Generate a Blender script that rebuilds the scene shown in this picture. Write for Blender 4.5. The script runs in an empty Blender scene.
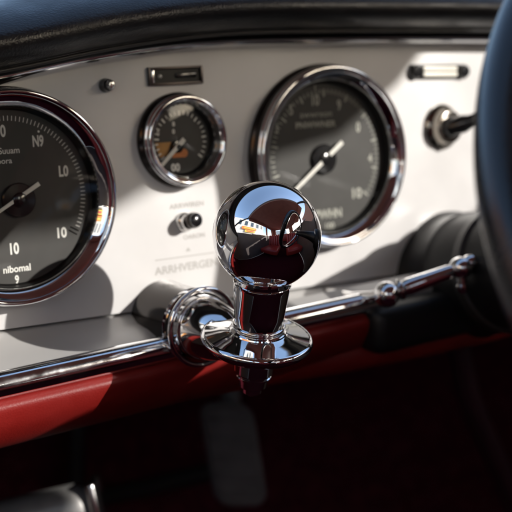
import bpy, bmesh, math, random
from mathutils import Vector, Matrix
random.seed(7)
sc = bpy.context.scene
COL = sc.collection
R_ = math.radians
PI = math.pi

# ---------------------------------------------------------------- camera (metres; the instrument panel is the plane y = 0)
FPX, PITCH, YAW, ROLL, DIST = 1054.77, -0.1369, -0.5732, 0.0518, 0.4777
MR = Matrix.Rotation(YAW, 3, 'Z') @ Matrix.Rotation(PITCH, 3, 'X') @ Matrix.Rotation(ROLL, 3, 'Y')
CAMP = Vector((0, -DIST, 0))
RIGHT, FWD, UP = MR.col[0].copy(), MR.col[1].copy(), MR.col[2].copy()
def at(u, v, y=0.0):
    """point of the plane Y=y seen at (u, v) of the 512 px picture"""
    d = MR @ Vector(((u-256)/FPX, 1, (256-v)/FPX))
    return CAMP + d*((y-CAMP.y)/d.y)
def atd(u, v, depth):
    return CAMP + (MR @ Vector(((u-256)/FPX, 1, (256-v)/FPX)))*depth
SUN = Vector((.52, -.79, .325)).normalized()     # towards the sun

# ---------------------------------------------------------------- materials
def mat(name, base=(.5,.5,.5), rough=.5, metal=0., spec=.5, coat=0., coat_rough=.05, var=0., var_scale=40., bump=0., bump_scale=300.,
        bump_kind='noise', rough_var=0., rough_scale=60., dist=.0006):
    m = bpy.data.materials.new(name); m.use_nodes = True
    nt = m.node_tree; b = nt.nodes['Principled BSDF']
    b.inputs['Base Color'].default_value = (*base, 1); b.inputs['Roughness'].default_value = rough
    b.inputs['Metallic'].default_value = metal; b.inputs['Specular IOR Level'].default_value = spec
    b.inputs['Coat Weight'].default_value = coat; b.inputs['Coat Roughness'].default_value = coat_rough
    tc = nt.nodes.new('ShaderNodeTexCoord')
    def noise(scale, detail=5.):
        n = nt.nodes.new('ShaderNodeTexNoise'); n.inputs['Scale'].default_value = scale; n.inputs['Detail'].default_value = detail
        nt.links.new(tc.outputs['Object'], n.inputs['Vector']); return n
    if var:
        n = noise(var_scale); mr = nt.nodes.new('ShaderNodeMapRange')
        mr.inputs[3].default_value = 1-var; mr.inputs[4].default_value = 1+var
        mr.inputs[1].default_value = .3; mr.inputs[2].default_value = .7
        nt.links.new(n.outputs['Fac'], mr.inputs[0])
        mx = nt.nodes.new('ShaderNodeVectorMath'); mx.operation = 'SCALE'; mx.inputs[0].default_value = base
        nt.links.new(mr.outputs[0], mx.inputs['Scale']); nt.links.new(mx.outputs[0], b.inputs['Base Color'])
    if rough_var:
        n = noise(rough_scale, 8.); mr = nt.nodes.new('ShaderNodeMapRange')
        mr.inputs[1].default_value = .35; mr.inputs[2].default_value = .7
        mr.inputs[3].default_value = max(0, rough-rough_var); mr.inputs[4].default_value = rough+rough_var
        nt.links.new(n.outputs['Fac'], mr.inputs[0]); nt.links.new(mr.outputs[0], b.inputs['Roughness'])
    if bump:
        if bump_kind == 'leather':
            v = nt.nodes.new('ShaderNodeTexVoronoi'); v.feature = 'SMOOTH_F1'; v.inputs['Scale'].default_value = bump_scale
            wn = noise(bump_scale*.4); ad = nt.nodes.new('ShaderNodeVectorMath'); ad.operation = 'MULTIPLY_ADD'
            ad.inputs[1].default_value = (.5/bump_scale,)*3
            nt.links.new(wn.outputs['Color'], ad.inputs[0]); nt.links.new(tc.outputs['Object'], ad.inputs[2])
            nt.links.new(ad.outputs[0], v.inputs['Vector']); src = v.outputs['Distance']
        else: src = noise(bump_scale).outputs['Fac']
        bp = nt.nodes.new('ShaderNodeBump'); bp.inputs['Strength'].default_value = bump; bp.inputs['Distance'].default_value = dist
        nt.links.new(src, bp.inputs['Height']); nt.links.new(bp.outputs[0], b.inputs['Normal'])
    return m

def glass_mat(name, tint=(1,1,1), refl=1.0, rough=.02):
    m = bpy.data.materials.new(name); m.use_nodes = True; nt = m.node_tree; nt.nodes.clear()
    o = nt.nodes.new('ShaderNodeOutputMaterial'); mx = nt.nodes.new('ShaderNodeMixShader')
    t = nt.nodes.new('ShaderNodeBsdfTransparent'); t.inputs[0].default_value = (*tint, 1)
    g = nt.nodes.new('ShaderNodeBsdfGlossy'); g.inputs['Roughness'].default_value = rough
    f = nt.nodes.new('ShaderNodeFresnel'); f.inputs[0].default_value = 1.5
    ml = nt.nodes.new('ShaderNodeMath'); ml.operation = 'MULTIPLY'; ml.inputs[1].default_value = refl
    nt.links.new(f.outputs[0], ml.inputs[0]); nt.links.new(ml.outputs[0], mx.inputs[0])
    nt.links.new(t.outputs[0], mx.inputs[1]); nt.links.new(g.outputs[0], mx.inputs[2]); nt.links.new(mx.outputs[0], o.inputs[0])
    return m

M = dict(
 chrome=mat('chrome', (.86,.86,.87), .035, 1, rough_var=.02, rough_scale=90, bump=.012, bump_scale=60),
 railchrome=mat('rail_chrome', (.84,.84,.85), .10, 1, rough_var=.05, rough_scale=140, bump=.05, bump_scale=700, dist=.0002),
 ballchrome=mat('ball_chrome', (.82,.82,.84), .014, 1, rough_var=.016, rough_scale=70, bump=.010, bump_scale=110),
 satin=mat('satin_chrome', (.72,.71,.70), .16, 1, rough_var=.06, rough_scale=120, bump=.03, bump_scale=200),
 panel=mat('panel_paint', (.61,.598,.588), .38, .10, coat=.35, coat_rough=.12, var=.035, var_scale=26, bump=.05, bump_scale=900, rough_var=.07, rough_scale=30, dist=.0002),
 ledge=mat('ledge_paint', (.50,.49,.475), .30, .25, coat=.3, var=.05, var_scale=30, bump=.05, bump_scale=800, dist=.0002),
 dial=mat('dial_black', (.058,.056,.053), .55, spec=.35, var=.10, var_scale=60, bump=.08, bump_scale=1500, dist=.0001),
 bronze=mat('dark_plating_boss_shade', (.055,.048,.045), .16, .85),
 dullchrome=mat('dull_chrome', (.34,.31,.27), .2, 1, rough_var=.08),  # darker, rougher chrome for the lock escutcheon
 black=mat('black_enamel', (.007,.007,.007), .4, spec=.3, rough_var=.1),
 shroud=mat('black_shroud', (.007,.007,.008), .42, spec=.35),
 blackgloss=mat('black_gloss', (.008,.008,.009), .18, coat=.5),
 ink=mat('dial_ink', (.86,.85,.80), .6),
 dimink=mat('darker_dial_ink', (.42,.42,.37), .6),  # darker, greyer ink for the right gauge numerals
 needle=mat('needle_paint', (.82,.80,.74), .45),
 greyink=mat('panel_ink', (.40,.385,.365), .6),
 ochre=mat('ochre_print', (.50,.25,.07), .6, var=.25, var_scale=160),
 orange=mat('orange_print', (.60,.20,.06), .6, var=.2, var_scale=160),
 cream=mat('cream_plastic', (.80,.77,.68), .35),
 blackleather=mat('black_leather', (.010,.0105,.012), .40, spec=.48, bump=.30, bump_scale=1000, bump_kind='leather', var=.2, rough_var=.08, dist=.0005),
 rimleather=mat('rim_leather', (.007,.0075,.009), .24, spec=.5, bump=.30, bump_scale=1100, bump_kind='leather', rough_var=.06, dist=.0002),
 redleather=mat('red_leather', (.20,.009,.007), .50, spec=.35, bump=.22, bump_scale=1200, bump_kind='leather', var=.12, var_scale=30, rough_var=.07, dist=.0003),
 redseat=mat('red_seat_leather', (.34,.025,.018), .42, bump=.3, bump_scale=300, bump_kind='leather', var=.1, var_scale=8, dist=.001),
 carpet=mat('burgundy_carpet', (.085,.012,.020), .95, spec=.0, var=.4, var_scale=90, bump=.8, bump_scale=700, dist=.002),
 door=mat('door_trim', (.15,.125,.115), .6, var=.1, var_scale=10),
 lining=mat('burgundy_lining', (.42,.17,.13), .8, var=.1, var_scale=12, bump=.3, bump_scale=300, dist=.001),
 greymetal=mat('grey_metal', (.34,.33,.32), .4, .3, var=.15, var_scale=60, bump=.1, bump_scale=200),
 pedal=mat('pedal_rubber', (.11,.10,.10), .45, var=.2, var_scale=50, bump=.2, bump_scale=250),
 body=mat('body_paint', (.55,.54,.52), .2, coat=.6),
 darktrim=mat('dark_trim', (.02,.018,.018), .5),
 glass=glass_mat('instrument_glass', (.97,.97,.96), .6, .03),
 asphalt=mat('asphalt', (.20,.195,.185), .85, var=.25, var_scale=2, bump=.3, bump_scale=40, dist=.01),
 pave=mat('pavement_stone', (.30,.29,.27), .8, var=.15, var_scale=1.5),
 wall=mat('plaster', (.74,.71,.66), .8, var=.08, var_scale=.6),
 brick=mat('brick', (.33,.15,.10), .85, var=.25, var_scale=5),
 wpane=mat('shop_glass', (.05,.07,.09), .05, coat=.5),
 signor=mat('sign_orange', (.75,.22,.04), .5), signye=mat('sign_yellow', (.80,.55,.08), .5), signred=mat('sign_red', (.6,.06,.04), .5),
 bark=mat('bark', (.09,.065,.045), .9), leaf=mat('leaf', (.06,.10,.03), .7, var=.4, var_scale=3),
)

def diffuse_only(m):
    nt = m.node_tree; b = nt.nodes['Principled BSDF']; d = nt.nodes.new('ShaderNodeBsdfDiffuse')
    for a_, c_ in (('Base Color','Color'),('Normal','Normal')):
        if b.inputs[a_].is_linked: nt.links.new(b.inputs[a_].links[0].from_socket, d.inputs[c_])
    nt.links.new(d.outputs[0], nt.nodes['Material Output'].inputs['Surface'])
diffuse_only(M['carpet'])
# ---------------------------------------------------------------- builders
def link(name, bm, material, parent=None, smooth=35):
    me = bpy.data.meshes.new(name); bmesh.ops.recalc_face_normals(bm, faces=bm.faces[:]); bm.to_mesh(me); bm.free()
    me.materials.append(material)
    if smooth:
        for p in me.polygons: p.use_smooth = True
        me.set_sharp_from_angle(angle=R_(smooth))
    o = bpy.data.objects.new(name, me); COL.objects.link(o)
    if parent is not None:
        loc = parent.location.copy() if parent.type == 'EMPTY' else Vector((0,0,0))
        o.parent = parent; o.matrix_parent_inverse = Matrix.Translation(-loc)
    return o
def tag(o, label=None, cat=None, group=None, kind=None):
    if label: o['label'] = label
    if cat: o['category'] = cat
    if group: o['group'] = group
    if kind: o['kind'] = kind
    return o
def thing(name, loc, label, cat, group=None):
    o = bpy.data.objects.new(name, None); COL.objects.link(o); o.location = loc; o.empty_display_size = .01
    return tag(o, label, cat, group)
def frame(axis, hint=Vector((0,0,1))):
    a = Vector(axis).normalized()
    if abs(a.dot(hint)) > .98: hint = Vector((1,0,0))
    u = hint.cross(a).normalized(); v = a.cross(u)
    return u, v, a
def lathe(bm, prof, o, axis, n=96, flute=None):
    """prof: list of (radius, height along axis); open ends are left open unless radius 0"""
    u, v, a = frame(axis); o = Vector(o); rings = []
    for r, h in prof:
        if r < 1e-7: rings.append([bm.verts.new(o + a*h)]); continue
        ring = []
        for i in range(n):
            t = 2*PI*i/n; rr = r*(1 + (flute(t, h) if flute else 0))
            ring.append(bm.verts.new(o + a*h + (u*math.cos(t) + v*math.sin(t))*rr))
        rings.append(ring)
    for A, B in zip(rings, rings[1:]):
        for i in range(n):
            j = (i+1) % n
            if len(A) == 1 and len(B) == 1: break
            if len(A) == 1: bm.faces.new((A[0], B[i], B[j]))
            elif len(B) == 1: bm.faces.new((A[i], A[j], B[0]))
            else: bm.faces.new((A[i], A[j], B[j], B[i]))
    return bm
def arc(cr, ch, r, a0, a1, n=8):
    return [(cr + r*math.cos(R_(a0+(a1-a0)*i/n)), ch + r*math.sin(R_(a0+(a1-a0)*i/n))) for i in range(n+1)]
def catmull(pts, k=8):
    pts = [Vector(p) for p in pts]; out = []
    P = [pts[0]*2-pts[1]] + pts + [pts[-1]*2-pts[-2]]
    for i in range(1, len(P)-2):
        for j in range(k):
            t = j/k; a, b, c, d = P[i-1:i+3]
            out.append(.5*((2*b) + (c-a)*t + (2*a-5*b+4*c-d)*t*t + (3*b-a-3*c+d)*t**3))
    out.append(pts[-1]); return out
def tube(bm, path, r, n=24, cap=True, closed=False):
    rs = r if isinstance(r, (list, tuple)) else [r]*len(path)
    rings = []; L = len(path); up = None
    for i, p in enumerate(path):
        if closed: d = path[(i+1) % L]-path[i-1]
        else: d = path[min(i+1, L-1)]-path[max(i-1, 0)]
        d.normalize()
        if up is None:
            up = Vector((0,0,1)) if abs(d.z) < .9 else Vector((0,1,0))
        u = up.cross(d).normalized(); v = d.cross(u); up = v
        rings.append([bm.verts.new(p + (u*math.cos(2*PI*k/n) + v*math.sin(2*PI*k/n))*rs[i]) for k in range(n)])
    pairs = list(zip(rings, rings[1:])) + ([(rings[-1], rings[0])] if closed else [])
    for A, B in pairs:
        for k in range(n):
            j = (k+1) % n; bm.faces.new((A[k], A[j], B[j], B[k]))
    if cap and not closed:
        bm.faces.new(rings[0][::-1]); bm.faces.new(rings[-1])
    return bm
def box(bm, c, s, bev=0., rot=None, seg=3):
    m = Matrix.Translation(Vector(c)) @ (rot.to_4x4() if rot is not None else Matrix.Identity(4)) @ Matrix.Diagonal((*s, 1))
    g = bmesh.ops.create_cube(bm, size=1, matrix=m)
    if bev:
        es = list({e for v in g['verts'] for e in v.link_edges})
        bmesh.ops.bevel(bm, geom=es, offset=bev, segments=seg, profile=.5, affect='EDGES')
    return bm
def sphere(bm, c, r, n=32, sc_=(1,1,1)):
    bmesh.ops.create_uvsphere(bm, u_segments=n*2, v_segments=n, radius=r, matrix=Matrix.Translation(Vector(c)) @ Matrix.Diagonal((*sc_, 1))); return bm
def text_bm(bm, s, p, h, y, wide=1., rot=0., depth=.00006, align='CENTER', bold=0.):
    """lettering lying on the plane Y=y facing the driver; p = centre (x, z), h = cap height"""
    cu = bpy.data.curves.new('t', 'FONT'); cu.body = s; cu.size = 1; cu.extrude = 0; cu.offset = bold
    cu.resolution_u = 4
    o = bpy.data.objects.new('t', cu); COL.objects.link(o)
    dg = bpy.context.evaluated_depsgraph_get(); me = bpy.data.meshes.new_from_object(o.evaluated_get(dg))
    bpy.data.objects.remove(o); bpy.data.curves.remove(cu)
    xs = [v.co.x for v in me.vertices]; ys = [v.co.y for v in me.vertices]
    cx, cy = (min(xs)+max(xs))/2, (min(ys)+max(ys))/2; k = h/(max(ys)-min(ys))
    R = Matrix.Rotation(-rot, 3, 'Y')
    for v in me.vertices:
        q = Vector(((v.co.x-cx)*k*wide, 0, (v.co.y-cy)*k)); q = R @ q
        v.co = Vector((p[0]+q.x, y, p[1]+q.z))
    bm.from_mesh(me); bpy.data.meshes.remove(me); return bm
def bar_flat(bm, a, b, w, y, w2=None, th=.0003):
    """thin tapered bar lying on the plane Y=y between (x,z) points"""
    a = Vector((a[0], 0, a[1])); b = Vector((b[0], 0, b[1])); d = (b-a).normalized(); n = Vector((-d.z, 0, d.x)); w2 = w if w2 is None else w2
    vs = []
    for yy in (y, y-th):
        for p, ww, s in ((a,w,1), (a,w,-1), (b,w2,-1), (b,w2,1)):
            vs.append(bm.verts.new(Vector((p.x, yy, p.z)) + n*ww/2*s))
    for f in ((3,2,1,0),(4,5,6,7),(0,1,5,4),(1,2,6,5),(2,3,7,6),(3,0,4,7)): bm.faces.new([vs[i] for i in f])
    return bm
def NB(): return bmesh.new()
NY = Vector((0,-1,0))

# ================================================================ DASHBOARD PANEL
TRIM = [(-.45,-.030),(-.2,-.012),(0,.0015),(.10,.0110),(.169,.0205),(.219,.0290),(.275,.0350),(.337,.0365),(.47,.0365),(.60,.033),(.80,.018),(.95,-.002)]
def ztrim(x):
    for (x0,z0),(x1,z1) in zip(TRIM, TRIM[1:]):
        if x <= x1 or x1 == TRIM[-1][0]:
            t = (x-x0)/(x1-x0); i = TRIM.index((x0,z0))
            m0 = (TRIM[i+1][1]-TRIM[max(i-1,0)][1])/(TRIM[i+1][0]-TRIM[max(i-1,0)][0])
            j = min(i+2, len(TRIM)-1); m1 = (TRIM[j][1]-TRIM[i][1])/(TRIM[j][0]-TRIM[i][0]); h = x1-x0
            return (2*t**3-3*t**2+1)*z0 + (t**3-2*t**2+t)*h*m0 + (-2*t**3+3*t**2)*z1 + (t**3-t**2)*h*m1
XS = [-.42+1.34*i/130 for i in range(131)]
def zbar(x): return -.1118 + (x-.15)*.0325       # height of the chrome rail along the panel foot
def sweep_x(bm, prof_fn, xs=XS):
    rows = [[bm.verts.new((x, y, z)) for y, z in prof_fn(x)] for x in xs]
    for A, B in zip(rows, rows[1:]):
        for k in range(len(A)-1): bm.faces.new((A[k], B[k], B[k+1], A[k+1]))
    return bm
dash = thing('dashboard', (.28,0,-.03), 'pale silver painted dashboard panel with faint grey lettering, behind the round gauges', 'dashboard')
def zseam(x): return -.0963-(x-.16)*.02
b = sweep_x(NB(), lambda x: [(.012, ztrim(x)+.001), (0, ztrim(x)+.001)] + [(0, ztrim(x)+(zseam(x)-ztrim(x))*k/4) for k in range(1,5)] + [(.004, zseam(x)-.0002),(.012, zseam(x)-.0004)])
link('panel', b, M['panel'], dash, 30)
b = sweep_x(NB(), lambda x: [(.010, zseam(x)-.0010), (0.0006, zseam(x)-.0012), (-.001, zseam(x)-.0018), (-.006, zseam(x)-.0052), (-.016, zbar(x)+.0045), (-.030, zbar(x)-.001), (-.030, zbar(x)-.008), (0, zbar(x)-.01)])
link('ledge', b, M['ledge'], dash, 30)
b = NB()
yk = -.00012
for s, u, v, h, w in (('ARRWIREN',186.5,205,.0026,1.15),('OARON',194,236,.0024,1.1),('ARRHVERGEN',186.5,266.5,.0042,1.05)):
    p = at(u, v); text_bm(b, s, (p.x, p.z), h, yk, w, rot=R_(1), bold=.02)
p0, p1 = at(155,260.5), at(214,252.5); bar_flat(b, (p0.x,p0.z), (p1.x,p1.z), .0005, yk, th=.00005)
p = at(188,249.5); bar_flat(b, (p.x,p.z-.0008), (p.x,p.z+.0010), .003, yk, .0002, th=.00005)
link('lettering', b, M['greyink'], dash, 0)

# crash pad above the panel
pad = thing('padded_dash_hood', (.28,0,.045), 'black grained leather padded hood rolling over the top of the dashboard', 'dash pad')
def hoodprof(x):
    z0 = ztrim(x)+.0042
    pts = [(.012,0),(-.006,-.0006),(-.018,-.0004),(-.029,.0010),(-.0365,.0045),(-.0395,.0095),(-.0375,.0150),(-.030,.0205),(-.018,.0255),(-.002,.0295),(.02,.0325),(.05,.0345),(.10,.035),(.17,.033),(.24,.027),(.30,.018)]
    q = catmull([Vector((a,bb,0)) for a, bb in pts], 5)
    return [(p.x, z0+p.y) for p in q]
link('leather_cover', sweep_x(NB(), hoodprof), M['blackleather'], pad, 60)
b = NB(); tube(b, [Vector((x, -.0235, ztrim(x)+.0030)) for x in XS], .0011, 10); link('piping', b, M['darktrim'], pad, 60)

# chrome trim strip
b = sweep_x(NB(), lambda x: [(-.0005, ztrim(x)+.0044)] + [(-.0005-.0056*math.sin(PI*k/14)**.8, ztrim(x)+.0042-.0076*k/14) for k in range(15)])
tr = link('chrome_trim_strip', b, M['railchrome'], None, 60)
tag(tr, 'thin curved chrome trim strip along the top edge of the panel under the black hood', 'trim strip')

# ================================================================ GAUGES
def gauge(R, c, name, label, H=.0125, ringw=.0062):
    t = thing(name, (c[0], 0, c[1]), label, 'gauge', 'round black instruments on the panel')
    o = Vector((c[0], 0, c[1]))
    k = R/.05
    pr = [(R+.0016,.0),(R+.0017,.0012),(R+.0010,.0024),(R+.0002,.0030),(R-.0003,.0040),(R-.0003,H-.0052)]
    link('barrel', lathe(NB(), pr, o, NY, 160), M['bronze'], t, 40); pr = [(R-.0003,H-.0052)]
    pr += arc(R-.0002, H-.0042, .0008, -90, 90, 6)
    pr += arc(R-.0012, H-.0012, .0012, 0, 100, 7)
    pr += [(R-.0024, H-.0004),(R-.0027, H-.0009)]
    i0, i1 = R-.0030, R-ringw-.0012
    pr += [(i0+(i1-i0)*q/6, H-.0010-(.0032)*(q/6)**1.5) for q in range(7)]
    pr += [(i1-.0003, H-.0046), (i1-.0004, H-.0056)]
    link('bezel', lathe(NB(), pr, o, NY, 160), M['chrome'], t, 40)
    ri = i1-.0003
    link('inner_ring', lathe(NB(), [(ri+.0002, H-.0056),(ri-.0006,H-.0062),(ri-.0010,.0022),(ri-.0016,.0016)], o, NY, 128), M['black'], t)
    d = link('dial_face', lathe(NB(), [(ri+.001,.0013),(ri*.5,.0013),(0,.0013)], o, NY, 128), M['dial'], t)
    link('glass', lathe(NB(), [(ri+.0001,H-.0052),(ri*.8,H-.0047),(ri*.5,H-.0043),(ri*.2,H-.0041),(0,H-.0040)], o, NY, 96), M['glass'], t)
    return t, d, ri
YD = -.00145   # just in front of a dial face
def ticks(bm, c, r0, r1, a0, a1, n, w, major=0, wm=0, rm=0):
    for i in range(n+1):
        a = R_(a0+(a1-a0)*i/n); mj = major and i % major == 0
        q0 = rm if mj else r0
        bar_flat(bm, (c[0]+q0*math.cos(a), c[1]+q0*math.sin(a)), (c[0]+r1*math.cos(a), c[1]+r1*math.sin(a)), wm if mj else w, YD, th=.00004)
def dot(bm, p, r, y=YD, th=.00005, n=20):
    lathe(bm, [(0,th),(r,th),(r,0)], Vector((p[0], y, p[1])), NY, n)
def px(u, v, y=-.0014):
    p = at(u, v, y); return (p.x, p.z)
def needle(t, hub, a, b, w0, w1, hubr, name='needle'):
    """a = tail end, b = pointer tip"""
    bm = bar_flat(NB(), a, b, w0, -.0042, w1, .0005); n = link(name, bm, M['needle'], t, 0)
    link('hub_cap', lathe(NB(), [(hubr,0),(hubr,.0016),(hubr*.93,.0022),(hubr*.45,.0024),(hubr*.42,.0034),(hubr*.36,.0037),(0,.0037)], Vector((hub[0],-.0014,hub[1])), NY, 64), M['blackgloss'], t)
    return n

# left gauge
CL = (.1723,-.0344)
g1, d1, ri = gauge(.05, CL, 'large_gauge', 'large black gauge with sharp white numerals, cut off by the left edge of the photo')
b = NB(); hc = px(17,201)
ticks(b, CL, .0357, .0380, -33, 213, 82, .00035, 0)
for a in (-33, -30): ticks(b, CL, .0335, .0383, a, a, 0+1, .0005)
for s, u, v, h, w in (('N9',38,141,.0056,.62),('L0',63.5,171,.0054,.72),('10',62,232.5,.0052,.85),('10',14.5,248.5,.0056,.72),('9',17,279.5,.0042,.75),('10',1,131,.0058,.7)):
    text_bm(b, s, px(u,v), h, YD, w, bold=.032)
text_bm(b, 'Suuam', px(9,150.5), .0030, YD, .95, bold=.012); text_bm(b, 'toora', px(3,161.5), .0022, YD, 1.05, bold=.015)
text_bm(b, 'nibomal', px(17,268.5), .0034, YD, .95, bold=.025)
dot(b, px(38.5,131.5), .00055)
for k in range(3): dot(b, px(6+3*k, 286-.4*k), .0003)
link('numerals', b, M['ink'], d1, 0)
a = px(39,183.5,-.0042); bb = px(0,211,-.0042); dx = (bb[0]-a[0], bb[1]-a[1])
needle(g1, px(18,200), a, (a[0]+dx[0]*1.75, a[1]+dx[1]*1.75), .0021, .0010, .0082)

# small gauge
CS = (.2652,-.0131)
g2, d2, ri2 = gauge(.0228, CS, 'small_gauge', 'small round gauge with ochre blocks on its dial, between the two large gauges', H=.0105, ringw=.0030)
b = NB()
ticks(b, CS, .0132, .0152, -38, 218, 24, .0006, 4, .0009, .0126)
text_bm(b, '8', px(173.5,124), .0024, YD, 1, bold=.04); text_bm(b, '0', px(173.5,131.5), .0024, YD, 1, bold=.04)
text_bm(b, '0', px(158,133), .0030, YD, .7, bold=.02)
text_bm(b, '00', px(175.5,167.5), .0042, YD, .95, bold=.05)
link('numerals', b, M['ink'], d2, 0)
b = NB(); q = [px(155,143), px(171,142), px(167,156), px(160,158)]
vs = [b.verts.new((x, YD, z)) for x, z in q]; b.faces.new(vs); link('ochre_block', b, M['ochre'], d2, 0)
b = NB(); dot(b, px(184,153), .0022); q = [px(174,149), px(184,149), px(184,157), px(172,158)]
vs = [b.verts.new((x, YD-.00006, z)) for x, z in q]; b.faces.new(vs); link('orange_block', b, M['orange'], d2, 0)
needle(g2, px(176,147), px(184,139,-.0042), px(161,166,-.0042), .0024, .0018, .0032)

# right gauge
CR = (.3578,-.0277)
g3, d3, ri3 = gauge(.05, CR, 'large_gauge', 'large black gauge with out of focus numerals, behind and right of the chrome ball', H=.0125)
b = NB()
ticks(b, CR, .0350, .0375, -40, 220, 60, .0005, 6, .0010, .0335)
for s, u, v, h, w in (('10',315.5,100,.0062,.75),('9',339,105,.0060,.7),('5',291,110,.0056,.8),('7',284,98,.0040,.8),('1',315,87,.0035,.7),('13',275,128.5,.0058,.7),('8',268.5,158,.0058,.75),
                      ('0',358,127,.0058,.75),('10',357,193,.0060,1.05),('4',370,158,.0050,.8)):
    text_bm(b, s, px(u,v), h, YD, w, bold=.03)
text_bm(b, 'awwreon', px(316,115), .0024, YD, 1.15); text_bm(b, 'PNWWNER', px(316,124.5), .0034, YD, 1.15, bold=.03)
text_bm(b, 'RPWHN', px(326,214), .0052, YD, .9, bold=.03); text_bm(b, '100', px(330,226), .0040, YD, .9, bold=.02)
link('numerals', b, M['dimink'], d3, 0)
a = px(342,142,-.0042); bb = px(296,189,-.0042); dx = (bb[0]-a[0], bb[1]-a[1])
needle(g3, px(323,159), a, (a[0]+dx[0]*1.25, a[1]+dx[1]*1.25), .0025, .0017, .0084)

# ================================================================ SMALL PANEL FITTINGS
# toggle switch
p = at(184,221.5); sw = thing('toggle_switch', p, 'small chrome toggle switch with a black tip between two lines of faint lettering', 'switch')
ax = Vector((.10,-1,.12)).normalized()
link('collar', lathe(NB(), [(.0052,0),(.0052,.0014),(.0046,.0026),(.0040,.0032),(.0040,.0052),(.0036,.0058)], p, NY, 40), M['satin'], sw)
link('stem', lathe(NB(), [(.0036,.003),(.0036,.0058),(.0040,.0066),(.0042,.0078),(.0041,.0096),(.0036,.0104)], p, ax, 40), M['bronze'], sw)
link('tip', lathe(NB(), [(.0037,.0100),(.0036,.0114),(.0026,.0122),(0,.0124)], p, ax, 40), M['blackgloss'], sw)
# small warning knob by the trim
p = at(105,85.5); kn = thing('push_button', p, 'tiny dark round knob with a chrome knurled tip, above left of the small gauge', 'button')
link('knob_base', lathe(NB(), [(.0034,0),(.0035,.0012),(.0030,.0022),(.0029,.0046),(.0024,.0052)], p, NY, 40), M['blackgloss'], kn)
link('knurled_tip', lathe(NB(), [(.0021,.005),(.0023,.0056),(.0022,.0072),(.0014,.0080),(0,.0082)], p, NY, 48, lambda t,h: .08*math.sin(12*t)), M['satin'], kn)
# slotted vent on the left
def slot(u0, v0, u1, v1, h, name, label):
    a, c = at(u0,v0), at(u1,v1); mid = (a+c)/2; L = (c-a).length; r = Matrix.Rotation(-math.atan2(c.z-a.z, c.x-a.x), 3, 'Y')
    return thing(name, mid, label, 'slot'), mid, L, r
t, mid, L, r = slot(147,77,201,74.5,0,'slider_control', 'narrow black slider in a dark frame with bright left end, above the small gauge')
def fr(bm, mid, L, Hh, w, d, r):
    for s in (1,-1):
        box(bm, mid + r @ Vector((0,-d/2, s*(Hh/2-w/2))), (L-2*w-.00004, d, w), .0003, r)
        box(bm, mid + r @ Vector((s*(L/2-w/2),-d/2-.00001,0)), (w, d, Hh), .0003, r)
    return bm
link('frame', fr(NB(), mid, L, .0092, .0012, .0022, r), mat('dark_bronze', (.10,.085,.08), .3, .9), t)
link('slot_plate', box(NB(), mid + r @ Vector((0,-.0004,0)), (L-.0022,.0007,.0072), 0, r), M['black'], t, 0)
link('end_glint_plate', box(NB(), mid + r @ Vector((-L/2+.0026,-.0012,0)), (.0018,.0016,.0066), .0004, r), M['satin'], t)
bm = NB(); sphere(bm, mid + r @ Vector((-L/2+.0068,-.0010,0)), .0011, 10); link('rivet', bm, M['cream'], t)
link('slider', box(NB(), mid + r @ Vector((.0060,-.0012,0)), (.012,.0012,.0024), .0004, r), M['blackgloss'], t)
# slotted control on the right
t, mid, L, r = slot(409,72,465,71.5,0,'light_bar_control', 'cream barred slot with black rounded ends at upper right beside the steering wheel')
link('backplate', box(NB(), mid + r @ Vector((0,-.0008,0)), (L,.0016,.0086), .0007, r), M['black'], t)
for s in (1,-1):
    link('cream_bar', box(NB(), mid + r @ Vector((0,-.0022,s*.0017)), (L*.60,.0016,.0028), .0006, r), M['cream'], t)
    link('end_cap', lathe(NB(), [(.0042,0),(.0042,.002),(.0034,.0032),(0,.0036)], mid + r @ Vector((s*L*.42,-.0012,0)), NY, 32), M['blackgloss'], t)

# ignition lock with key
p = at(441,127); ig = thing('ignition_lock', p, 'round chrome ignition lock with a dark key pointing at the steering wheel', 'ignition lock')
link('escutcheon', lathe(NB(), [(.0135,0),(.0137,.0014),(.0125,.0030),(.0108,.0040),(.0102,.0055),(.0100,.0075)]+arc(.0088,.0075,.0012,0,90,5)+[(.0065,.0086),(.0060,.0070)], p, NY, 64), M['dullchrome'], ig)
link('lock_barrel', lathe(NB(), [(.0062,.003),(.0062,.0110),(.0056,.0120),(0,.0120)], p, NY, 48), M['blackgloss'], ig)
ax = Vector((.80,-1.0,.35)).normalized()
k0 = p + NY*.011
link('key_shank', lathe(NB(), [(.0050,-.002),(.0055,.006),(.0042,.010),(.0038,.020),(.0044,.024),(.0030,.026),(0,.0265)], k0, ax, 40), M['blackgloss'], ig)
u, v, a_ = frame(ax)
rr = Matrix((u, v, a_)).transposed()
link('key_bow', box(NB(), k0 + ax*.033, (.0030,.016,.020), .0012, rr), M['satin'], ig)

# ================================================================ CHROME RAIL, BOSS
rail = thing('chrome_rail', (.25,-.03,-.11), 'long polished chrome rail along the foot of the panel above the red padding', 'rail')
RX1 = at(384,297,-.033)
path = [Vector((-.42+(RX1.x+.42)*i/60, -.0300, zbar(-.42+(RX1.x+.42)*i/60)-.0005)) for i in range(61)]
def rail_sec(bm, path):
    rows = []
    for p in path:
        rows.append([bm.verts.new((p.x, p.y-.0030+.0060*math.cos(t), p.z-.0020+.0064*math.sin(t))) for t in [2*PI*k/28 for k in range(28)]])
    for A, B in zip(rows, rows[1:]):
        for k in range(28): bm.faces.new((A[k], A[(k+1) % 28], B[(k+1) % 28], B[k]))
    bm.faces.new(rows[-1]); return bm
link('rail_tube', rail_sec(NB(), path), M['railchrome'], rail)
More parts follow.
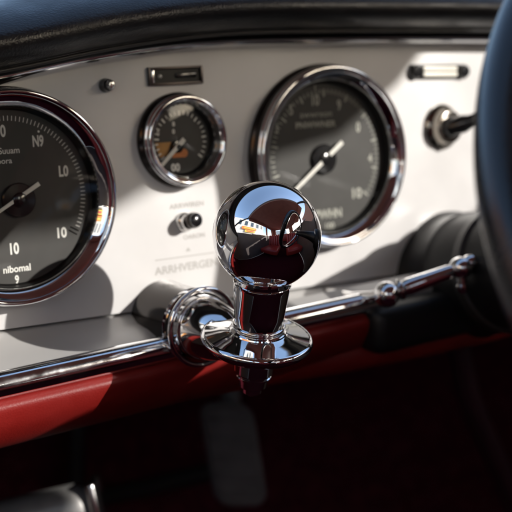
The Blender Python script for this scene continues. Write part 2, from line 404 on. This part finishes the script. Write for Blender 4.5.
# knob pose
BALL = atd(267,235,.4645); RB = .0240
AX = (RIGHT*.088 + FWD*(-.36) + UP*.93).normalized()
boss_c = at(203,327,-.040)
stem_c = BALL - AX*.0489
bdir = (stem_c - AX*.0060 - boss_c); blen = bdir.length; bdir.normalize()
ring_ax = (bdir*.45 + NY*.55).normalized()
boss = thing('lever_boss', (boss_c.x, 0, boss_c.z), 'flared chrome boss with a raised ring over the rail, left of the knob flange', 'boss')
bp = [(.0212,-.036),(.0212,-.004)]+arc(.0196,-.0035,.0018,0,90,5)+[(.0182,-.0018),(.0178,-.0022)]+[(.0178,-.0010)]+arc(.0187,-.0004,.0013,200,0,8)
link('boss_base', lathe(NB(), [(.0186,-.040),(.0180,-.030),(.0172,-.004),(.0168,-.001)], boss_c, (NY*.88+ring_ax*.12).normalized(), 96), M['bronze'], boss)  # base coloured dark to stand in for shade beside the ring
bm = NB(); u, v, a_ = frame(ring_ax)
tube(bm, [boss_c + ring_ax*.0000 + (u*math.cos(2*PI*i/96)+v*math.sin(2*PI*i/96))*.0188 for i in range(96)], .0014, 16, closed=True)
link('boss_ring', bm, M['chrome'], boss, 60)
link('socket_cone', lathe(NB(), [(.0174,-.010),(.0160,-.0095),(.0160,-.001),(.0155,.005),(.0143,blen-.030),(.0118,blen-.020),(.0078,blen-.012),(.0062,blen-.004),(.0060,blen)], boss_c, bdir, 96), M['chrome'], boss)

# ================================================================ CHROME BALL KNOB
kb = thing('gear_knob', tuple(BALL), 'polished chrome ball on a tapered neck with a round flange and stepped stub below', 'gear knob')
bm = NB(); sphere(bm, BALL, RB, 64); link('ball', bm, M['ballchrome'], kb, 180)
D = lambda px_: -px_/.93/2271
neck = [(.0085, D(40)),(.0122, D(46.4)),(.0130, D(47.0)),(.0132, D(47.6)),(.0131, D(48.4)),(.0129, D(49.0)),(.0128, D(52)),(.0122, D(65)),(.0115, D(80)),(.0109, D(90)),(.0111, D(91.5))]
link('neck', lathe(NB(), neck, BALL, AX, 96), M['chrome'], kb, 35)
fl = [(.0100, D(90.5)),(.0112, D(90.8))]+arc(.0113, D(92.8), .0009, 80, -80, 6)+[(.0114, D(95.0)),(.0122, D(96.0)),(.0129, D(97.0)),(.0132, D(98.2)),(.0138, D(98.8)),(.0168, D(100.0)),(.0205, D(101.8)),(.0236, D(103.0)),(.0241, D(103.2))]
fl += arc(.0238, D(107.0), .0021, 80, -55, 10)+[(.0243, D(112.6)),(.0222, D(116.0)),(.0180, D(118.0)),(.0130, D(119.5)),(.0095, D(120)),(.0085, D(120.2))]
link('flange', lathe(NB(), fl, BALL, AX, 128), M['chrome'], kb, 28)
st = [(.0092, D(117)),(.0090, D(141.5)),(.0086, D(143)),(.0078, D(143.5)),(.0078, D(145)),(.0083, D(145.8)),(.0082, D(147.5)),(.0072, D(148.4)),(.0066, D(157)),(.0062, D(158)),(.0050, D(158.5)),(.0047, D(164)),(.0038, D(165.5)),(.0014, D(166)),(.0013, D(169)),(0, D(170))]
link('stepped_stub', lathe(NB(), st, BALL, AX, 72), M['railchrome'], kb, 25)

# ================================================================ INDICATOR STALK
LV0 = at(387,294.5,-.052); LV1 = at(461,267.5,-.066)
lv = thing('indicator_stalk', tuple(LV0), 'slim chrome stalk with a ball at each end in front of the black steering column', 'stalk')
d = (LV1-LV0); LL = d.length; d.normalize()
link('rod', lathe(NB(), [(.0026,.002),(.0032,.007),(.0042,.010),(.0046,.013),(.0040,LL-.008),(.0030,LL-.004)], LV0, d, 48), M['chrome'], lv)
bm = NB(); sphere(bm, LV0, .0070, 24); link('inner_ball', bm, M['chrome'], lv, 180)
link('ball_collar', lathe(NB(), [(.0030,.0058),(.0056,.0068),(.0058,.0080),(.0050,.0090),(.0030,.0094)], LV0, d, 40), M['satin'], lv)
bm = NB(); sphere(bm, LV1, .0066, 24, (1,1,.9)); link('end_ball', bm, M['chrome'], lv, 180)
link('end_cap', lathe(NB(), [(.0030,-.001),(.0042,.003),(.0044,.006),(.0032,.0085),(0,.009)], LV1, Vector((.6,-.3,.35)), 40), M['chrome'], lv)
link('drop_pin', lathe(NB(), [(.0026,.003),(.0026,.009),(.0032,.0098),(.0032,.012),(.0020,.014),(0,.0143)], LV1, Vector((.05,0,-1)), 32), M['satin'], lv)
bm = NB(); tube(bm, [LV0, LV0 + Vector((-.001,.012,-.002)), Vector((LV0.x-.003,-.026,LV0.z-.004)), Vector((LV0.x-.003,.006,LV0.z-.004))], .0026, 16); link('pivot_arm', bm, M['satin'], lv)

# ================================================================ RED PADDING UNDER THE RAIL
def redprof(x):
    z = zbar(x)
    pts = [(-.018, z-.0050),(-.031, z-.0072),(-.0372, z-.0102),(-.0375, z-.0150),(-.0325, z-.0235),(-.022, z-.0325),(-.008, z-.0390),(.012, z-.0415),(.06, z-.0400),(.10, z-.02)]
    return [(p.x, p.y) for p in catmull([Vector((a,c,0)) for a, c in pts], 5)]
rd = link('red_knee_pad', sweep_x(NB(), redprof), M['redleather'], None, 60)
tag(rd, 'rolled red grained leather padding running below the chrome rail', 'padding')

# ================================================================ STEERING COLUMN + WHEEL
WC = Vector((.394,-.338,-.036)); CA = at(448,279,0.0); cdir = (WC-CA).normalized()
colm = thing('steering_column', tuple(CA), 'black steering column shroud running from the panel towards the wheel behind the chrome stalk', 'steering column')
link('shroud', lathe(NB(), [(.041,-.02),(.042,.004),(.041,.010),(.038,.014),(.0370,.030),(.0375,.032),(.0355,.036),(.034,.09),(.032,.13),(.028,.135),(.022,.137),(.020,.20),(.018,(WC-CA).length-.012)], CA, cdir, 96), M['shroud'], colm)
link('clamp_ring', lathe(NB(), [(.0340,.058),(.0362,.059),(.0364,.066),(.0340,.067)], CA, cdir, 96), M['darktrim'], colm)
c0, c1 = at(378,303,-.046), at(378,351,-.046)
bm = box(NB(), ((c0.x+.60)/2, -.012, (c0.z+c1.z)/2-.001), (.60-c0.x, .068, c0.z-c1.z), .007, Matrix.Rotation(R_(-1.5),3,'Y'), 4); link('under_cowl', bm, M['shroud'], colm, 60)
bm = NB(); tube(bm, [Vector((c0.x-.13, .004, c1.z-.0080)), Vector((c0.x-.06, -.006, c1.z-.0068)), Vector((c0.x-.01, -.017, c1.z-.0062)), Vector((c0.x+.04, -.025, c1.z-.0050)), Vector((.45, -.028, c1.z-.0035)), Vector((.60, -.028, c1.z+.001))], .0105, 20); link('cowl_lip', bm, M['redleather'], colm, 60)
whl = thing('steering_wheel', tuple(WC), 'dark blue black leather steering wheel rim sweeping up the right edge of the photo', 'steering wheel')
WR = .1791; ra, ya = .6768, -.6236; RC = Vector((.3884,-.3557,-.0317))
wu = Vector((math.cos(ya), math.sin(ya), 0)); wf = Vector((-math.sin(ya), math.cos(ya), 0)); wv = Vector((0,0,1))*math.cos(ra) + wf*math.sin(ra)
bm = NB(); tube(bm, [RC + (wu*math.cos(2*PI*i/160)+wv*math.sin(2*PI*i/160))*WR for i in range(160)], .0125, 36, closed=True)
link('rim', bm, M['rimleather'], whl, 180)
link('hub', lathe(NB(), [(.022,-.012),(.026,-.004),(.026,.006),(.020,.011),(.006,.0125),(0,.0125)], WC, -cdir*-1, 64), M['satin'], whl)
for a in (238, 302):
    e = RC + (wu*math.cos(R_(a))+wv*math.sin(R_(a)))*(WR-.006); bm = NB(); q = catmull([WC+cdir*.002, WC.lerp(e,.5)+Vector((0,.012,0)), e], 8)
    link('spoke', tube(bm, q, .0065, 16), M['satin'], whl, 60)

# ================================================================ FOOTWELL
def plate(name, pts, th, d, material, parent, bev):
    """prism: outline pts (u,v right/up metres) round a frame d=(origin, u, v, n)"""
    o, u, v, n = d; bm = NB()
    f = [bm.verts.new(o+u*x+v*y) for x, y in pts]; face = bm.faces.new(f)
    r = bmesh.ops.extrude_face_region(bm, geom=[face])
    for w in r['geom']:
        if isinstance(w, bmesh.types.BMVert): w.co -= n*th
    bmesh.ops.bevel(bm, geom=bm.edges[:], offset=bev, segments=3, affect='EDGES')
    return link(name, bm, material, parent, 50)
def rrect(w, h, r, n=6):
    out = []
    for cx, cy, a in ((w/2-r,h/2-r,0),(-w/2+r,h/2-r,90),(-w/2+r,-h/2+r,180),(w/2-r,-h/2+r,270)):
        out += [(cx+r*math.cos(R_(a+90*i/n)), cy+r*math.sin(R_(a+90*i/n))) for i in range(n+1)]
    return out
dp = .80; s_ = dp/FPX
c = atd(234,456,dp); ru = (RIGHT*.975+UP*-.02+FWD*.1).normalized(); rv = (UP*.97-RIGHT*.16-FWD*.1).normalized(); rn = ru.cross(rv)*-1
if rn.dot(FWD) > 0: rn = -rn
ped = thing('foot_pedal', tuple(c), 'tall dark grey pedal with rounded corners in the shadowed footwell under the knob', 'pedal')
plate('pedal_pad', rrect(54*s_,108*s_,.013), .012, (c, ru, rv, rn), M['pedal'], ped, .003)
for k in range(-2,3): 
    bm = box(NB(), c + rv*(k*.014) + rn*.001, (.030,.0035,.003), .0008, Matrix((ru, rv, rn)).transposed()); link('grip_rib', bm, M['pedal'], ped)
bm = NB(); tube(bm, catmull([c-rn*.012, c-rn*.05+UP*.06, c-rn*.06+UP*.2], 8), .008, 14); link('pedal_arm', bm, M['greymetal'], ped, 60)
dp = .62; s_ = dp/FPX
a0, a1 = atd(-40,536,dp), atd(96,505,dp)
lev = thing('floor_lever', tuple(a1), 'grey metal lever end with a bright rounded tip in the lower left footwell', 'lever')
d = (a1-a0).normalized()
bm = NB(); u, v, a_ = frame(d); rr = Matrix((d, d.cross(u), u)).transposed()
link('lever_body', box(NB(), (a0+a1)/2, ((a1-a0).length, .030, .030), .0120, Matrix((d, FWD, d.cross(FWD).normalized())).transposed(), 5), M['greymetal'], lev, 60)
link('bright_tip', box(NB(), a1+d*.0015, (.006, .0305, .0325), .0028, Matrix((d, FWD, d.cross(FWD).normalized())).transposed(), 5), M['satin'], lev, 60)
bm = NB(); tube(bm, [atd(60,506,.92), atd(150,487,.9), atd(240,464,.88)], .008, 14)
xb = link('cross_bar', bm, M['darktrim'], None, 60); tag(xb, 'dark horizontal linkage bar crossing the footwell behind the tall pedal', 'bar')
bm = NB(); tube(bm, [atd(78,400,.90), atd(76,475,.90), atd(74,540,.92)], [.007,.007,.008], 14)
xb = link('hanging_rod', bm, M['darktrim'], None, 60); tag(xb, 'dark vertical rod hanging in the footwell below the red padding at left', 'rod')
bm = NB(); tube(bm, catmull([atd(455,330,.78), atd(470,400,.80), atd(500,470,.84), atd(530,540,.88)], 8), .009, 14)
xb = link('curved_pipe', bm, mat('plum_plastic', (.035,.010,.016), .45), None, 60); tag(xb, 'dark plum curved pipe descending through the footwell at lower right', 'pipe')
bm = NB()
rows = []
for x in [-.42+1.34*i/40 for i in range(41)]:
    rows.append([bm.verts.new((x, y, z)) for y, z in ((.285,.066),(.34,-.08),(.38,-.30),(.30,-.50),(.16,-.60),(-.3,-.62),(-1.9,-.62))])
for A, B in zip(rows, rows[1:]):
    for k in range(6): bm.faces.new((A[k], B[k], B[k+1], A[k+1]))
fl_ = link('floor_carpet', bm, M['carpet'], None, 60); tag(fl_, kind='structure')

# ================================================================ CAR BODY ROUND THE DASHBOARD (seen in the chrome)
cabin = thing('car_cabin', (.25,-.9,-.6), 'car cabin with burgundy roof lining and red seats, mirrored in the chrome ball', 'car cabin')
X0, X1 = -.43, .93
def slab(bm, x0,x1,y0,y1,z0,z1): box(bm, ((x0+x1)/2,(y0+y1)/2,(z0+z1)/2), (x1-x0,y1-y0,z1-z0))
def prism_yz(bm, x0, x1, pts):
    A = [bm.verts.new((x0,y,z)) for y, z in pts]; B = [bm.verts.new((x1,y,z)) for y, z in pts]
    bm.faces.new(A); bm.faces.new(B[::-1])
    for i in range(len(pts)): j = (i+1) % len(pts); bm.faces.new((A[i],A[j],B[j],B[i]))
bm = NB(); slab(bm, X0, X1, -1.95, -.24, .52, .555); link('roof_lining', bm, M['lining'], cabin, 0)
bm = NB(); slab(bm, X0-.03, X1+.03, -1.97, -.20, .556, .58); link('roof_skin', bm, M['body'], cabin, 0)
for xa, xb_, sl in ((X0-.04,X0,.05),(X1,X1+.04,.20)):
    bm = NB(); prism_yz(bm, xa, xb_, [(.42,-.62),(.42,.06),(-.2,.07),(-.5,sl),(-1.95,sl),(-1.95,-.62)]); link('door', bm, M['door'], cabin, 0)  # sill heights shape the light: driver side blocks sun, passenger side admits sky
    bm = NB(); xc = (xa+xb_)/2; tube(bm, [Vector((xc,-.42,sl+.012)), Vector((xc,-1.6,sl+.012))], .014, 12); link('sill_glint_strip', bm, M['satin'], cabin, 60)  # strip added so the chrome mirrors bright glints
# unseen driver side rail, its lower edge shaped to cast the panel's shade line
def back(u, v):
    q = at(u, v, 0.0); t = (X1+.04-q.x)/SUN.x; return (q.y+SUN.y*t, q.z+SUN.z*t)
edge = [back(432,38), back(398,84), back(335,138), back(236,170), back(155,187), back(120,208), back(70,230), back(0,238)]
print('roof rail edge', [(round(y,3), round(z,3)) for y, z in edge])
e0 = (edge[0][0]+.14, edge[0][1]+.045)
prof = [(-.24,.52),(-.26,.40), e0] + edge + [(-1.72, .505), (-1.72,.20),(-1.95,.20),(-1.95,.52)]
bm = NB(); prism_yz(bm, X1, X1+.04, prof); link('side_rail', bm, M['lining'], cabin, 0)
bm = NB(); prism_yz(bm, X0-.04, X0, [(-.24,.52),(-.28,.45),(-1.10,.45),(-1.10,.05),(-1.18,.05),(-1.18,.45),(-1.62,.43),(-1.72,.05),(-1.95,.05),(-1.95,.52)]); link('side_rail', bm, M['lining'], cabin, 0)
for xx in (X0-.015, X1+.015):
    bm = NB(); tube(bm, [Vector((xx,-.23,.53)), Vector((xx,.03,.31)), Vector((xx,.26,.06))], .022, 14); link('front_pillar', bm, M['darktrim'], cabin, 60)
bm = NB(); slab(bm, X0, X1, -1.99, -1.951, -.62, .12); slab(bm, X0, -.24, -1.99, -1.951, .121, .52); slab(bm, .74, X1, -1.99, -1.951, .121, .52); slab(bm, -.239, .739, -1.99, -1.951, .44, .52); link('rear_panel', bm, M['lining'], cabin, 0)
for xx in (.10,.38):
    bm = NB(); slab(bm, xx-.012, xx+.012, -1.98, -1.955, .1205, .4395); link('window_bar', bm, M['darktrim'], cabin, 0)
for cx in (-.10, .60):
    t = link('front_seat', box(NB(), (cx,-.86,-.40), (.50,.50,.16), .05, None, 5), M['redseat'], cabin, 60)
    for k in range(5):
        q = link('backrest_roll', box(NB(), (cx-.184+.092*k,-1.14,-.15), (.088,.12,.42), .035, Matrix.Rotation(R_(12),3,'X'), 5), M['redseat'], None, 60)
        q.parent = t; q.matrix_parent_inverse = Matrix.Identity(4)
link('rear_bench', box(NB(), (.25,-1.70,-.10), (1.2,.16,.40), .06, None, 5), M['redseat'], cabin, 60)
bm = NB(); slab(bm, X0, X1, .46, 1.5, -.5, .04); bmesh.ops.bevel(bm, geom=bm.edges[:], offset=.05, segments=4, affect='EDGES'); link('bonnet', bm, M['body'], cabin, 50)

# ================================================================ OUTSIDE
bm = NB(); bmesh.ops.create_grid(bm, x_segments=2, y_segments=2, size=150, matrix=Matrix.Translation((0,0,-.95))); g = link('ground', bm, M['asphalt'], None, 0); tag(g, kind='structure')
bm = NB(); box(bm, (-6.4,-2,-.89), (5.2,40,.12), .01); g = link('pavement', bm, M['pave'], None, 0); tag(g, kind='structure')
def building(x0,x1,y0,y1,h,material,label,side):
    t = thing('street_building', ((x0+x1)/2,(y0+y1)/2,-.82), label, 'building', None)
    bm = NB(); slab(bm, x0,x1,y0,y1,-.83,h); link('wall', bm, material, t, 0)
    n = int((y1-y0)/2.2)
    for k in range(n):
        for z in (-.3, 3.5):
            if z+1.7 > h: continue
            yy = y0+1.1+2.2*k; xx = x1 if side > 0 else x0
            f = link('window', box(NB(), (xx+side*.03,yy,z+.8), (.08,1.3,1.7), .01), M['cream'], t, 0)
            link('pane', box(NB(), (xx+side*.074,yy,z+.8), (.012,1.1,1.5)), M['wpane'], f, 0)
    return t
building(-12,-7.5,-9,4,5.6,M['wall'],'pale plastered shop building outside the passenger window, mirrored in the ball',1)
building(-12,-7.5,5,15,6.5,M['brick'],'brick building further up the street, outside the passenger window',1)
sb = thing('shop_sign', (-7.2,-2.6,2.0), 'orange and yellow shop fascia over the pavement, mirrored in the chrome ball', 'sign')
link('board', box(NB(), (-7.25,-2.6,2.75), (.3,5.0,.75), .02), M['signor'], sb, 0)
link('stripe', box(NB(), (-7.085,-2.6,2.75), (.03,3.6,.26), .005), M['signye'], sb, 0)
link('lower_board', box(NB(), (-7.2,-2.9,1.95), (.2,3.4,.6), .02), M['signye'], sb, 0)
link('lower_stripe', box(NB(), (-7.085,-2.9,1.95), (.03,2.4,.26), .005), M['signred'], sb, 0)
building(9,14,-6,16,4.2,M['brick'],'low brick building across the street on the driver side',-1)
building(-6,2.5,-19,-15,3.6,M['wall'],'pale building far behind the car, seen through the rear window in reflections',0)

# ================================================================ LIGHT, WORLD, CAMERA
el = math.asin(SUN.z); az = math.atan2(SUN.x, SUN.y)
w = bpy.data.worlds.new('World'); sc.world = w; w.use_nodes = True; nt = w.node_tree
sky = nt.nodes.new('ShaderNodeTexSky'); sky.sky_type = 'NISHITA'; sky.sun_disc = False; sky.sun_elevation = el; sky.sun_rotation = az
nt.links.new(sky.outputs[0], nt.nodes['Background'].inputs[0]); nt.nodes['Background'].inputs[1].default_value = .15
L = bpy.data.lights.new('sun', 'SUN'); L.energy = 2.0; L.angle = R_(.5); L.color = (1,.955,.90)
lo = bpy.data.objects.new('sun', L); COL.objects.link(lo); lo.rotation_mode = 'QUATERNION'; lo.rotation_quaternion = SUN.to_track_quat('Z','Y'); lo.location = SUN*5
cam = bpy.data.cameras.new('camera'); co = bpy.data.objects.new('camera', cam); COL.objects.link(co); sc.camera = co
cam.sensor_width = 36; cam.lens = FPX/512*36; cam.clip_start = .01; cam.clip_end = 500
m4 = Matrix.Identity(4)
for i, c_ in enumerate((RIGHT, UP, -FWD)):
    for j in range(3): m4[j][i] = c_[j]
m4.translation = CAMP; co.matrix_world = m4
cam.dof.use_dof = True; cam.dof.focus_distance = .462; cam.dof.aperture_fstop = 8.0; cam.dof.aperture_blades = 8
sc.view_settings.view_transform = 'Standard'; sc.view_settings.look = 'None'; sc.view_settings.gamma = 1; sc.view_settings.exposure = 1.42
sc.cycles.use_denoising = True; sc.cycles.max_bounces = 12; sc.cycles.glossy_bounces = 8; sc.cycles.transparent_max_bounces = 12
sc.cycles.sample_clamp_indirect = 6
